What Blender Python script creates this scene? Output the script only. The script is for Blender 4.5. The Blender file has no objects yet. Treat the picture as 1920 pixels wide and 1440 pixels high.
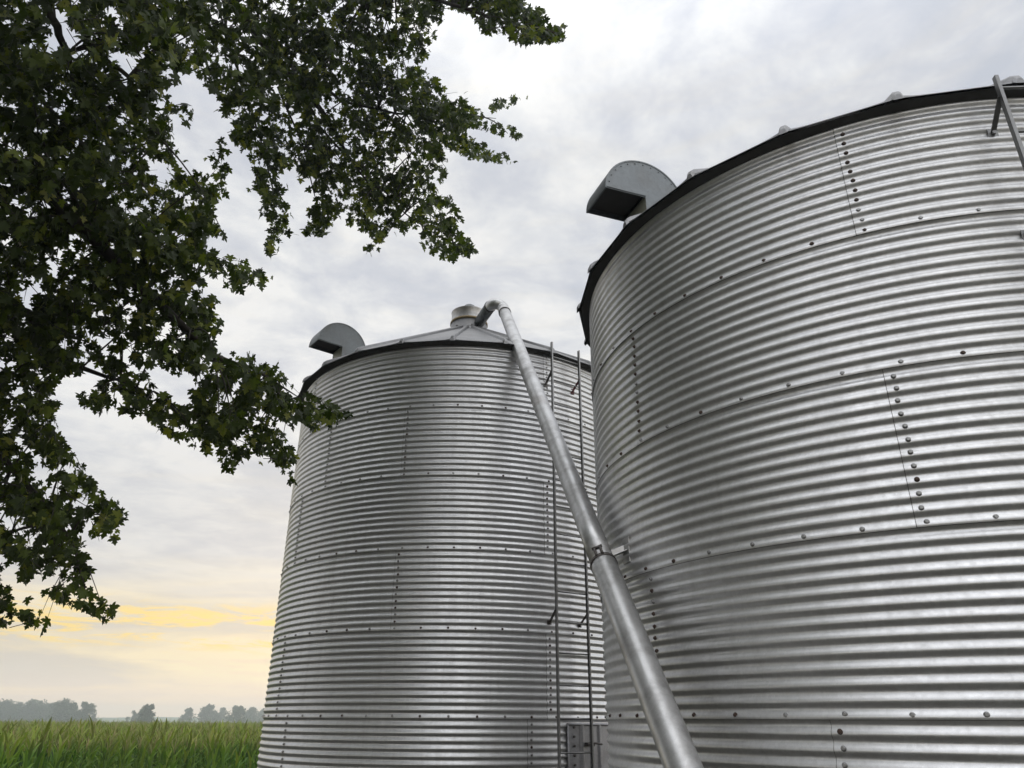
import bpy, bmesh, math, random
import numpy as np
from math import radians as rad, sin, cos, pi
from mathutils import Vector, Matrix
random.seed(7); rng = np.random.default_rng(7)
scn = bpy.context.scene
COL = scn.collection

# ------------------------------------------------------------------ camera
EYE = Vector((0, 0, 1.67))
FPX, PITCH, ROLL = 1407.41, 0.4238, 0.0061
cam_d = bpy.data.cameras.new('camera'); cam = bpy.data.objects.new('camera', cam_d); COL.objects.link(cam)
cam_d.sensor_fit = 'HORIZONTAL'; cam_d.sensor_width = 36; cam_d.lens = 36*FPX/1920
cam_d.clip_start = 0.05; cam_d.clip_end = 6000
r0 = Vector((1, 0, 0)); fw = Vector((0, cos(PITCH), sin(PITCH))); u0 = Vector((0, -sin(PITCH), cos(PITCH)))
rr = r0*cos(ROLL)+u0*sin(ROLL); uu = -r0*sin(ROLL)+u0*cos(ROLL)
M = Matrix((rr, uu, -fw)).transposed().to_4x4(); M.translation = EYE
cam.matrix_world = M
scn.camera = cam
scn.view_settings.view_transform = 'Standard'; scn.view_settings.look = 'None'
scn.view_settings.exposure = 0.0; scn.view_settings.gamma = 1

# ------------------------------------------------------------------ sky (world)
SUN_EL, SUN_AZ = 9.0, -14.0      # degrees; azimuth from +Y towards +X
W = bpy.data.worlds.new('World'); scn.world = W; W.use_nodes = True
nt = W.node_tree; nt.nodes.clear()
class N:
    def __init__(s, nt): s.nt = nt
    def n(s, t, **k):
        o = s.nt.nodes.new(t)
        for a, v in k.items():
            setattr(o, a, v)
        return o
    def l(s, a, b): s.nt.links.new(a, b)
    def v(s, o, i, x):
        if hasattr(x, 'is_linked') or isinstance(x, bpy.types.NodeSocket): s.l(x, o.inputs[i])
        else: o.inputs[i].default_value = x
    def math(s, op, a, b=None, c=None, clamp=False):
        o = s.n('ShaderNodeMath', operation=op, use_clamp=clamp); s.v(o, 0, a)
        if b is not None: s.v(o, 1, b)
        if c is not None: s.v(o, 2, c)
        return o.outputs[0]
    def mr(s, x, a, b, c=0., d=1., smooth=True):
        o = s.n('ShaderNodeMapRange', interpolation_type='SMOOTHSTEP' if smooth else 'LINEAR')
        s.v(o, 0, x); s.v(o, 1, a); s.v(o, 2, b); s.v(o, 3, c); s.v(o, 4, d); return o.outputs[0]
    def mix(s, f, a, b, mode='MIX'):
        o = s.n('ShaderNodeMix', data_type='RGBA', blend_type=mode); s.v(o, 0, f)
        for i, x in ((6, a), (7, b)):
            if isinstance(x, tuple): o.inputs[i].default_value = (*x, 1)
            else: s.l(x, o.inputs[i])
        return o.outputs[2]
    def noise(s, vec, scale, detail=5, rough=.55, dist=0., out=0):
        o = s.n('ShaderNodeTexNoise'); s.l(vec, o.inputs['Vector']) if vec is not None else None
        o.inputs['Scale'].default_value = scale; o.inputs['Detail'].default_value = detail
        o.inputs['Roughness'].default_value = rough; o.inputs['Distortion'].default_value = dist
        return o.outputs[out]
    def ramp(s, x, stops):
        o = s.n('ShaderNodeValToRGB'); s.l(x, o.inputs[0]); e = o.color_ramp.elements
        while len(e) < len(stops): e.new(.5)
        for i, (p, c) in enumerate(stops):
            e[i].position = p; e[i].color = (*c, 1)
        return o.outputs[0]
def srgb(r, g, b):
    f = lambda c: (c/255/12.92 if c/255 < .04045 else ((c/255+.055)/1.055)**2.4)
    return (f(r), f(g), f(b))
g = N(nt)
tc = g.n('ShaderNodeTexCoord'); dirv = tc.outputs['Generated']
sep = g.n('ShaderNodeSeparateXYZ'); g.l(dirv, sep.inputs[0]); dx, dy, dz = sep.outputs
zc = g.math('MAXIMUM', dz, 0.0)
den = g.math('ADD', zc, 0.10)
cmb = g.n('ShaderNodeCombineXYZ'); g.l(g.math('DIVIDE', dx, den), cmb.inputs[0]); g.l(g.math('DIVIDE', dy, den), cmb.inputs[1])
P = cmb.outputs[0]
big = g.noise(P, 1.7, 6, .58, .35); fine = g.noise(P, 5.5, 8, .62, .3)
cl = g.math('ADD', g.math('MULTIPLY', big, .60), g.math('MULTIPLY', fine, .40))
cloud = g.ramp(cl, [(.40, srgb(203, 208, 218)), (.455, srgb(215, 218, 225)), (.505, srgb(229, 231, 234)), (.565, srgb(245, 245, 244))])
# low sky: thin warm streaks near the horizon
el = g.math('MULTIPLY', g.math('ARCSINE', dz), 57.2958)
map2 = g.n('ShaderNodeMapping'); map2.inputs['Scale'].default_value = (1.6, 1.6, 13); g.l(dirv, map2.inputs[0])
stre = g.noise(map2.outputs[0], 2.3, 6, .58, .5)
lowc = g.ramp(stre, [(.38, srgb(214, 207, 196)), (.5, srgb(230, 219, 197)), (.62, srgb(246, 232, 200))])
cloud = g.mix(g.math('MULTIPLY', g.mr(el, 24, 12), .55), cloud, srgb(207, 209, 212))
lowf = g.math('ADD', g.mr(el, 11.5, 5.0), g.math('MULTIPLY', g.math('SUBTRACT', stre, .5), .5), clamp=True)
base = g.mix(lowf, cloud, lowc)
# glowing yellow band, strongest towards the hidden sun
azc = g.math('ADD', g.math('MULTIPLY', dx, sin(rad(-24))), g.math('MULTIPLY', dy, cos(rad(-24))))
gaz = g.mr(azc, .86, .985)
gel = g.math('MULTIPLY', g.mr(el, 3.9, 5.0), g.mr(el, 7.9, 6.4))
stre2 = g.noise(map2.outputs[0], 6.5, 9, .68, .9); gst = g.math('MULTIPLY', g.mr(stre2, .47, .60), 1.0)
glow = g.math('MULTIPLY', g.math('MULTIPLY', gaz, gel), gst)
base = g.mix(glow, base, srgb(255, 224, 138))
hz = g.mr(el, 3.2, 0.0); base = g.mix(g.math('MULTIPLY', hz, .75), base, srgb(250, 222, 200))
# overcast dome is brighter overhead and behind the camera
bright = g.math('MULTIPLY', g.mr(dz, .62, .97, 1.0, 1.9), g.math('MULTIPLY', g.mr(dy, .35, -.7, 1.02, 1.65), g.mr(dx, .52, .88, 1.0, 1.6)))
skyt = g.n('ShaderNodeTexSky', sky_type='NISHITA', sun_disc=False, sun_elevation=rad(SUN_EL), sun_rotation=rad(SUN_AZ))
skyt.air_density = 1; skyt.dust_density = 3
bg1 = g.n('ShaderNodeBackground'); g.l(skyt.outputs[0], bg1.inputs[0]); bg1.inputs[1].default_value = 0.05
bg2 = g.n('ShaderNodeBackground'); g.l(base, bg2.inputs[0]); g.l(g.math('MULTIPLY', bright, g.mr(el, 4.5, 0, 1.0, 1.30)), bg2.inputs[1])
ms = g.n('ShaderNodeMixShader'); ms.inputs[0].default_value = .94; g.l(bg1.outputs[0], ms.inputs[1]); g.l(bg2.outputs[0], ms.inputs[2])
wo = g.n('ShaderNodeOutputWorld'); g.l(ms.outputs[0], wo.inputs[0])
# sun behind cloud
sl = bpy.data.lights.new('sun', 'SUN'); sl.energy = 0.6; sl.angle = rad(14); sl.color = (1, .86, .66)
sun = bpy.data.objects.new('sun', sl); COL.objects.link(sun)
sd = Vector((sin(rad(SUN_AZ))*cos(rad(SUN_EL)), cos(rad(SUN_AZ))*cos(rad(SUN_EL)), sin(rad(SUN_EL))))
sun.rotation_euler = sd.to_track_quat('Z', 'Y').to_euler()

# ------------------------------------------------------------------ helpers
def tag(o, label=None, cat=None, group=None, kind=None):
    if label: o['label'] = label
    if cat: o['category'] = cat
    if group: o['group'] = group
    if kind: o['kind'] = kind
    return o
def link(name, me, mats, parent=None, smooth=False):
    o = bpy.data.objects.new(name, me); COL.objects.link(o)
    for m in (mats if isinstance(mats, (list, tuple)) else [mats]): me.materials.append(m)
    if smooth: me.polygons.foreach_set('use_smooth', [True]*len(me.polygons))
    if parent: o.parent = parent
    return o
def mesh_np(name, V, F, mi=None, smooth=True):
    """V (n,3), F (m,3|4) arrays -> mesh"""
    me = bpy.data.meshes.new(name); V = np.asarray(V, np.float32); F = np.asarray(F, np.int32)
    me.vertices.add(len(V)); me.vertices.foreach_set('co', V.ravel())
    k = F.shape[1]; me.loops.add(F.size); me.loops.foreach_set('vertex_index', F.ravel())
    me.polygons.add(len(F)); me.polygons.foreach_set('loop_start', np.arange(0, F.size, k, dtype=np.int32))
    try: me.polygons.foreach_set('loop_total', np.full(len(F), k, np.int32))
    except Exception: pass
    if mi is not None: me.polygons.foreach_set('material_index', np.asarray(mi, np.int32))
    me.polygons.foreach_set('use_smooth', np.full(len(F), smooth))
    me.update(calc_edges=True); return me
def empty(name, loc, label, cat, group=None):
    o = bpy.data.objects.new(name, None); COL.objects.link(o); o.location = loc; o.empty_display_size = .2
    return tag(o, label, cat, group)
class MB:
    """collects shapes in a bmesh"""
    def __init__(s): s.b = bmesh.new()
    def box(s, c, size, R=None, mi=0):
        m = Matrix.Translation(c) @ (R.to_4x4() if R is not None else Matrix()) @ Matrix.Diagonal((*size, 1))
        r = bmesh.ops.create_cube(s.b, size=1, matrix=m)
        for v in r['verts']:
            for f in v.link_faces: f.material_index = mi
        return s
    def tube(s, pts, rad_, seg=16, caps=True, mi=0):
        pts = [Vector(p) for p in pts]; n = len(pts)
        rs = rad_ if isinstance(rad_, (list, tuple)) else [rad_]*n
        prev = None; rings = []
        for i, p in enumerate(pts):
            t = (pts[min(i+1, n-1)]-pts[max(i-1, 0)]).normalized()
            if prev is None:
                a = Vector((0, 0, 1)) if abs(t.z) < .9 else Vector((1, 0, 0)); x = t.cross(a).normalized()
            else: x = (prev-t*prev.dot(t)).normalized()
            prev = x; y = t.cross(x)
            rings.append([s.b.verts.new(p+(x*cos(2*pi*k/seg)+y*sin(2*pi*k/seg))*rs[i]) for k in range(seg)])
        for a, b in zip(rings, rings[1:]):
            for k in range(seg):
                f = s.b.faces.new((a[k], a[(k+1) % seg], b[(k+1) % seg], b[k])); f.smooth = True; f.material_index = mi
        if caps:
            for r in (list(reversed(rings[0])), rings[-1]):
                f = s.b.faces.new(r); f.material_index = mi
        return s
    def lathe(s, prof, seg=32, c=(0, 0, 0), mi=0, smooth=True):
        c = Vector(c); rings = []
        for r, z in prof:
            rings.append([s.b.verts.new(c+Vector((r*cos(2*pi*k/seg), r*sin(2*pi*k/seg), z))) for k in range(seg)])
        for a, b in zip(rings, rings[1:]):
            for k in range(seg):
                f = s.b.faces.new((a[k], a[(k+1) % seg], b[(k+1) % seg], b[k])); f.smooth = smooth; f.material_index = mi
        return s
    def build(s, name, mats, parent=None, bevel=0):
        me = bpy.data.meshes.new(name); bmesh.ops.remove_doubles(s.b, verts=s.b.verts, dist=1e-5)
        bmesh.ops.recalc_face_normals(s.b, faces=s.b.faces); s.b.to_mesh(me); s.b.free()
        o = link(name, me, mats, parent)
        if bevel:
            m = o.modifiers.new('bevel', 'BEVEL'); m.width = bevel; m.segments = 2; m.limit_method = 'ANGLE'
        return o

# ------------------------------------------------------------------ materials
def newmat(name):
    m = bpy.data.materials.new(name); m.use_nodes = True; nt = m.node_tree
    b = nt.nodes['Principled BSDF']; return m, N(nt), b
def galv(name, col=(.50, .51, .50), rough=.36, spangle=60., grime=.35, streak=True, metallic=.9, rust=0., island=0.):
    m, g, b = newmat(name)
    tc = g.n('ShaderNodeTexCoord'); o = tc.outputs['Object']
    vor = g.n('ShaderNodeTexVoronoi'); vor.inputs['Scale'].default_value = spangle; g.l(o, vor.inputs['Vector'])
    sp = g.n('ShaderNodeSeparateColor'); g.l(vor.outputs['Color'], sp.inputs[0])
    mp = g.n('ShaderNodeMapping'); mp.inputs['Scale'].default_value = (7, 7, .9) if streak else (3, 3, 3); g.l(o, mp.inputs[0])
    st = g.noise(mp.outputs[0], 1.6, 7, .62); patch = g.noise(o, 2.1, 4, .5)
    fine = g.noise(o, 170, 3, .6)
    dirt = g.math('MULTIPLY', g.mr(st, .42, .72), grime)
    c = g.mix(g.math('MULTIPLY', sp.outputs[0], .5), tuple(x*.9 for x in col), tuple(min(1, x*1.1) for x in col))
    c = g.mix(g.mr(fine, .35, .7, 0, .25), c, tuple(x*.7 for x in col))
    c = g.mix(dirt, c, (.19, .18, .17))
    if rust: c = g.mix(g.mr(patch, .55, .72, 0, rust), c, (.16, .08, .035))
    if island:
        gi = g.n('ShaderNodeNewGeometry'); c = g.mix(g.math('MULTIPLY', gi.outputs['Random Per Island'], island*2), c, tuple(x*.55 for x in col))
    g.l(c, b.inputs['Base Color'])
    rg = g.math('ADD', g.math('ADD', g.math('MULTIPLY', g.math('SUBTRACT', sp.outputs[1], .5), .10), g.mr(st, .3, .75, rough-.01, rough+.07)), g.math('MULTIPLY', g.math('SUBTRACT', patch, .5), .08))
    g.l(rg, b.inputs['Roughness']); b.inputs['Metallic'].default_value = metallic
    bp = g.n('ShaderNodeBump'); bp.inputs['Strength'].default_value = .05; bp.inputs['Distance'].default_value = .004
    g.l(g.noise(o, 14, 3, .5), bp.inputs['Height']); g.l(bp.outputs[0], b.inputs['Normal'])
    return m
def plain(name, col, rough=.6, metallic=0., nscale=12., var=.25, bump=0.):
    m, g, b = newmat(name); tc = g.n('ShaderNodeTexCoord'); n = g.noise(tc.outputs['Object'], nscale, 6, .6)
    g.l(g.mix(n, tuple(c*(1-var) for c in col), tuple(min(1, c*(1+var)) for c in col)), b.inputs['Base Color'])
    b.inputs['Roughness'].default_value = rough; b.inputs['Metallic'].default_value = metallic
    if bump:
        bp = g.n('ShaderNodeBump'); bp.inputs['Strength'].default_value = bump; bp.inputs['Distance'].default_value = .02
        g.l(n, bp.inputs['Height']); g.l(bp.outputs[0], b.inputs['Normal'])
    return m
MAT_WALL = galv('galvanised_wall', (.74, .74, .745), .39, grime=.15, island=.17)
MAT_EDGE = plain('lap_edge_shadow', (.06, .057, .052), .8)  # dark colour that paints the shadow line along the sheet laps
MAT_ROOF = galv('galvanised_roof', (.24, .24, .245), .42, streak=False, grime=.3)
MAT_VENT = galv('vent_metal', (.19, .205, .215), .5, spangle=45, streak=False, grime=.25, metallic=.75)
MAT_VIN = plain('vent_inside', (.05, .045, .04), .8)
MAT_NECK = galv('vent_neck', (.50, .50, .42), .5, streak=False, metallic=.2)
MAT_PIPE = galv('pipe_metal', (.55, .55, .55), .38, spangle=26, streak=False, grime=.6, rust=.15)
MAT_DARKST = plain('dark_steel', (.10, .09, .085), .5, .6)
MAT_RAIL = galv('ladder_metal', (.25, .25, .25), .4, streak=False)
MAT_BOLT = galv('bolt_metal', (.33, .33, .33), .4, streak=False)
MAT_RUST = plain('rusty_bolt', (.07, .045, .035), .7, .3, 60)
MAT_REDBR = plain('maroon_paint', (.10, .02, .02), .6)
MAT_CONC = plain('concrete', (.32, .31, .29), .85, 0, 9, .3, .4)
MAT_SOFF = plain('shaded_soffit', (.045, .043, .04), .85)  # near-black, putting the shade under the eave into the colour
MAT_TAPE = plain('rust_band', (.24, .18, .09), .6, .3, 30)
MAT_DOOR = galv('door_metal', (.38, .38, .40), .5, streak=False)

# ------------------------------------------------------------------ ground
PAD = [(0, -1), (-.67, 10.2), (2.95, 5.47), (6, 3)]
def segd(x, y, a, b):
    ax, ay = a; bx, by = b; vx, vy = bx-ax, by-ay
    t = np.clip(((x-ax)*vx+(y-ay)*vy)/(vx*vx+vy*vy), 0, 1)
    return np.hypot(x-ax-t*vx, y-ay-t*vy)
def paddist(x, y): return np.minimum.reduce([segd(x, y, PAD[i], PAD[i+1]) for i in range(3)])
def terrain(x, y):
    d = paddist(x, y); t = np.clip((d-2.8)/2.6, 0, 1); z = -.72*t*t*(3-2*t)
    r = np.hypot(x, y)
    return z
rads = np.concatenate([[0], np.geomspace(1.0, 880, 100)]); na = 160
V = [(0, 0, 0)]
for r in rads[1:]:
    a = np.arange(na)*2*pi/na; x = r*np.sin(a); y = r*np.cos(a)+2
    V += list(zip(x, y, terrain(x, y)))
F = [(0, 1+(k+1) % na, 1+k) for k in range(na)]
me = bpy.data.meshes.new('ground')
Fq = []
for i in range(len(rads)-2):
    o1 = 1+i*na; o2 = o1+na
    for k in range(na): Fq.append((o1+k, o1+(k+1) % na, o2+(k+1) % na, o2+k))
me.from_pydata([tuple(map(float, v)) for v in V], [], F+Fq); me.update()
mg, g, b = newmat('ground_grass'); tcg = g.n('ShaderNodeTexCoord'); oo = tcg.outputs['Object']
n1 = g.noise(oo, .9, 8, .65); n2 = g.noise(oo, .012, 4, .5); n3 = g.noise(oo, 22, 5, .6)
c = g.mix(g.mr(n1, .4, .62), (.022, .022, .014), (.042, .035, .027)); c = g.mix(g.math('MULTIPLY', n3, .5), c, (.025, .028, .015))
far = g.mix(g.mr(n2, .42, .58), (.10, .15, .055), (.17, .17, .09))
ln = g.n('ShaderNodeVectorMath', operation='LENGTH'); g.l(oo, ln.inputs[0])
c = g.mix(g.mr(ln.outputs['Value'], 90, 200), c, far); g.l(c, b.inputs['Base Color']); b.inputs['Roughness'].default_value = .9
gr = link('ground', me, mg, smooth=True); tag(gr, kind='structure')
# distant low hills
V = []; F = []; n = 360
for i in range(n):
    a = 2*pi*i/n
    h = 7.5+3.0*sin(a*5+1)+1.6*sin(a*13+2)+.9*sin(a*31)+.5*sin(a*57)
    for r, z in ((600, -3), (640, h*.35), (690, h*.55), (780, h*.8), (860, -3)): V.append((r*sin(a), r*cos(a), z))
for i in range(n):
    for k in range(4):
        j = (i+1) % n; F.append((i*5+k, i*5+k+1, j*5+k+1, j*5+k))
hl = link('hills', mesh_np('hills', V, F), plain('hill_fields', (.09, .13, .06), .9, 0, .02, .4)); tag(hl, kind='structure')

# ------------------------------------------------------------------ grain bins
R_W = 2.286; RH = .8128; PT = RH/12; AMP = .0074; BASE = .10; PH = .011
DAZ = 6.9
def pol(c, r, az, z): return Vector((c[0]+r*cos(rad(az)), c[1]+r*sin(rad(az)), z))
def wall_r(z, zrow): return R_W+AMP*cos(2*pi*(z-zrow+PH)/PT)
bolt_cache = {}
def bolt_mesh(mat):
    if mat.name in bolt_cache: return bolt_cache[mat.name]
    m = MB()
    m.lathe([(.0001, .0005), (.0128, .0005), (.0128, .0026), (.009, .0038)], 12)
    m.lathe([(.0088, .0038), (.0090, .0098), (.0075, .0115), (.0001, .0118)], 6, smooth=False)
    o = m.build('bolt', mat); me = o.data; bpy.data.objects.remove(o); bolt_cache[mat.name] = me; return me
def make_bin(name, label, c, nr, zrow0, seams, rib_az, azrange, rust_fn, n_ind=100, dtop=0.):
    """zrow0 = z of the bolt row between 2nd and 3rd course; seams[k] = edge azimuths of course k (0 = lowest)"""
    root = empty(name, (c[0], c[1], 0), label, 'grain bin')
    inv = Vector((-c[0], -c[1], 0))
    loc = (0, 0)
    bolts = []
    ztop = zrow0+(nr-2)*RH-dtop
    MB().lathe([(2.42, -.9), (2.42, .075), (2.40, .095), (0.1, .096)], 96).build('foundation', MAT_CONC, root)
    for k in range(nr):
        zb = zrow0+(k-2)*RH-.021; zt = zrow0+(k-1)*RH+.034
        if k == 0: zb = BASE-.0
        if k == nr-1: zt = ztop-.03
        sa = seams[k % len(seams)] if k >= len(seams) else seams[k]
        edges = []      # sheet edges around
        a0 = sa[0]
        es = sorted(sa)
        # fill the rest of the circle with sheets about 69 degrees wide
        while es[-1]+69 < es[0]+360-30: es.append(es[-1]+69)
        nz = int(round((zt-zb)/(PT/9))); zs = np.linspace(zb, zt, nz+1)
        V = []; F = []; MI = []
        for i, e in enumerate(es):
            e2 = es[(i+1) % len(es)]+(360 if i == len(es)-1 else 0)
            ns = max(4, int((e2-e)/1.8)); az = np.radians(np.linspace(e-.35, e2, ns+1)); fr = np.linspace(1, 0, ns+1)
            o = len(V)
            zz, aa = np.meshgrid(zs, az, indexing='ij'); ff = np.broadcast_to(fr, zz.shape)
            # lower edge of each sheet laps over the one below; right edge laps over its neighbour
            dz = (zz-zb)/(zt-zb)
            dent = .0010*np.sin(aa*3.1+k*1.7)+.0003*np.sin(aa*11+zz*2.3+k)+.0002*np.sin(aa*29+zz*5+2*k)
            rr_ = R_W+AMP*np.cos(2*pi*(zz-zrow0+PH)/PT)+.0046*(1-dz)+.0026*ff+dent
            V += list(zip((rr_*np.cos(aa)).ravel(), (rr_*np.sin(aa)).ravel(), zz.ravel()))
            w = ns+1
            ii, jj = np.meshgrid(np.arange(nz), np.arange(ns), indexing='ij')
            q = o+ii*w+jj; F += list(zip(q.ravel(), (q+1).ravel(), (q+w+1).ravel(), (q+w).ravel()))
            MI += [0]*(len(F)-len(MI))
            # narrow dark strips painting the lap shadow line (left edge and bottom edge)
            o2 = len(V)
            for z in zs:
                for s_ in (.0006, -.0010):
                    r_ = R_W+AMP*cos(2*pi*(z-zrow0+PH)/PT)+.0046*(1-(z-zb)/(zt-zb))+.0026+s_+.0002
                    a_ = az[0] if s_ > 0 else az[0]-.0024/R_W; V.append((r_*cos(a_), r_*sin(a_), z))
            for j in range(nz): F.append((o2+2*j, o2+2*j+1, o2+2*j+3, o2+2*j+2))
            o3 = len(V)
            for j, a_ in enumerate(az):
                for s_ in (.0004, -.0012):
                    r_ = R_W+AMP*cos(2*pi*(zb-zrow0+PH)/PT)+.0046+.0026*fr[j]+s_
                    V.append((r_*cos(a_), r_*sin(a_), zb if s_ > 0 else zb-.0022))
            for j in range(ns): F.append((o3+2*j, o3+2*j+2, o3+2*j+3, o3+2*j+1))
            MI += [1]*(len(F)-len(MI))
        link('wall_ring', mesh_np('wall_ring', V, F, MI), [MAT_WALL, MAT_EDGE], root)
        # bolts: one row round the lap above this course and one column at each sheet edge
        for e in sa:
            for j in range(1, 12):
                z = zrow0+(k-2)*RH+j*PT
                if z < BASE+.03 or z > ztop-.05: continue
                bolts.append((e+.62+.12*random.uniform(-1, 1), z, k, 'v'))
        if k > 0:
            a = sa[0]+.75-DAZ*60
            while a < azrange[1]:
                if a > azrange[0]: bolts.append((a, zrow0+(k-2)*RH, k, 'h'))
                a += DAZ
    # bolts: those the camera sees largest as parts, the rest as one stuff part
    good = []
    for az, z, k, t in bolts:
        p = pol(c, R_W+.012, az, z); nrm = Vector((cos(rad(az)), sin(rad(az)), 0)); v = EYE-p
        d = v.length; vis = nrm.dot(v.normalized())
        inf = (fw.dot(p-EYE) > 0) and abs((p-EYE).dot(rr)/fw.dot(p-EYE)) < .69 and abs((p-EYE).dot(uu)/fw.dot(p-EYE)) < .52
        good.append((0 if (vis > .05 and inf) else 1, d, az, z, k, t))
    good.sort(); rest = MB()
    for i, (h, d, az, z, k, t) in enumerate(good):
        mt = MAT_RUST if rust_fn(az, z, k, t) else MAT_BOLT
        ex = .0046+ (.0026 if t == 'v' else .0012)
        Rm = Matrix.Rotation(rad(az), 3, 'Z') @ Matrix.Rotation(pi/2, 3, 'Y')
        p = pol((0, 0), R_W+AMP*cos(2*pi*PH/PT)+ex-.001, az, z+random.uniform(-.003, .003))
        if i < n_ind and h == 0:
            o = bpy.data.objects.new('bolt', bolt_mesh(mt)); COL.objects.link(o); o.parent = root; o.location = p; o.rotation_euler = Rm.to_euler()
        else:
            rest.tube([p-Vector((cos(rad(az)), sin(rad(az)), 0))*.002, p+Vector((cos(rad(az)), sin(rad(az)), 0))*.003], .0128, 10)
            rest.tube([p, p+Vector((cos(rad(az)), sin(rad(az)), 0))*.0115], .0090, 6)
    o = rest.build('bolts', MAT_BOLT, root); o['kind'] = 'stuff'
    # ---- roof: 24 ribbed panels
    SL = .615; RE = 2.375; ZE = ztop+.004; RI = .27
    zr = lambda r: ZE+(RE-r)*SL
    V = []; F = []; nt_ = 16; rs = [RI, .6, 1.0, 1.4, 1.75, 1.95, 2.07, 2.14, 2.20, 2.25, 2.29, 2.32, 2.345, RE, RE+.001]
    for p_ in range(24):
        az0 = rib_az+15*p_; o = len(V)
        for ir, r in enumerate(rs):
            for j in range(nt_+1):
                u = -1+2*j/nt_; a = az0+7.5+7.5*u
                r_ = r*cos(rad(7.5))/cos(rad(7.5*u))*1.004
                s_ = RE-r; lens = .17*(1-u**6)-.004
                z = zr(r)
                pass
                if s_ < lens and s_ >= 0: z -= (lens-s_)*.13
                pass
                if ir == len(rs)-1: z -= .026
                V.append((r_*cos(rad(a)), r_*sin(rad(a)), z))
        w = nt_+1
        for i in range(len(rs)-1):
            for j in range(nt_): F.append((o+i*w+j, o+(i+1)*w+j, o+(i+1)*w+j+1, o+i*w+j+1))
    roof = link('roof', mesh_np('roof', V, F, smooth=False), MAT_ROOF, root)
    # soffit sheet closing the eave against the wall
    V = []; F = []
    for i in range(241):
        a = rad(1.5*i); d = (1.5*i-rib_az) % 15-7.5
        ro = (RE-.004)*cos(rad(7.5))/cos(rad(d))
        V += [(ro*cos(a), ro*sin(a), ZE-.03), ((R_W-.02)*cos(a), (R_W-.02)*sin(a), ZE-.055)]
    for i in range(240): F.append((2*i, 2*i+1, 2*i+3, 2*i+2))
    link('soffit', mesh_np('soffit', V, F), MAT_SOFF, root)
    for p_ in range(24):
        a = rib_az+15*p_; m = MB(); er = Vector((cos(rad(a)), sin(rad(a)), 0)); et = Vector((-er.y, er.x, 0))
        rings = []
        prof = [(-.034, -.012), (-.021, .030), (-.012, .040), (.012, .040), (.021, .030), (.034, -.012)]
        for r, k_, dz in ((RI, 1, 0), (1.2, 1, 0), (2.2, 1, 0), (RE-.02, 1, 0), (RE+.012, .95, -.008), (RE+.026, .7, -.02)):
            rings.append([m.b.verts.new(er*r+et*(x*k_)+Vector((0, 0, zr(r)+y*k_+dz))) for x, y in prof])
        for A, B in zip(rings, rings[1:]):
            for k_ in range(5): f = m.b.faces.new((A[k_], B[k_], B[k_+1], A[k_+1])); f.smooth = False
        m.b.faces.new(rings[-1])
        m.build('roof_rib', MAT_ROOF, root)
    return root, zr, ztop, ZE
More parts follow.
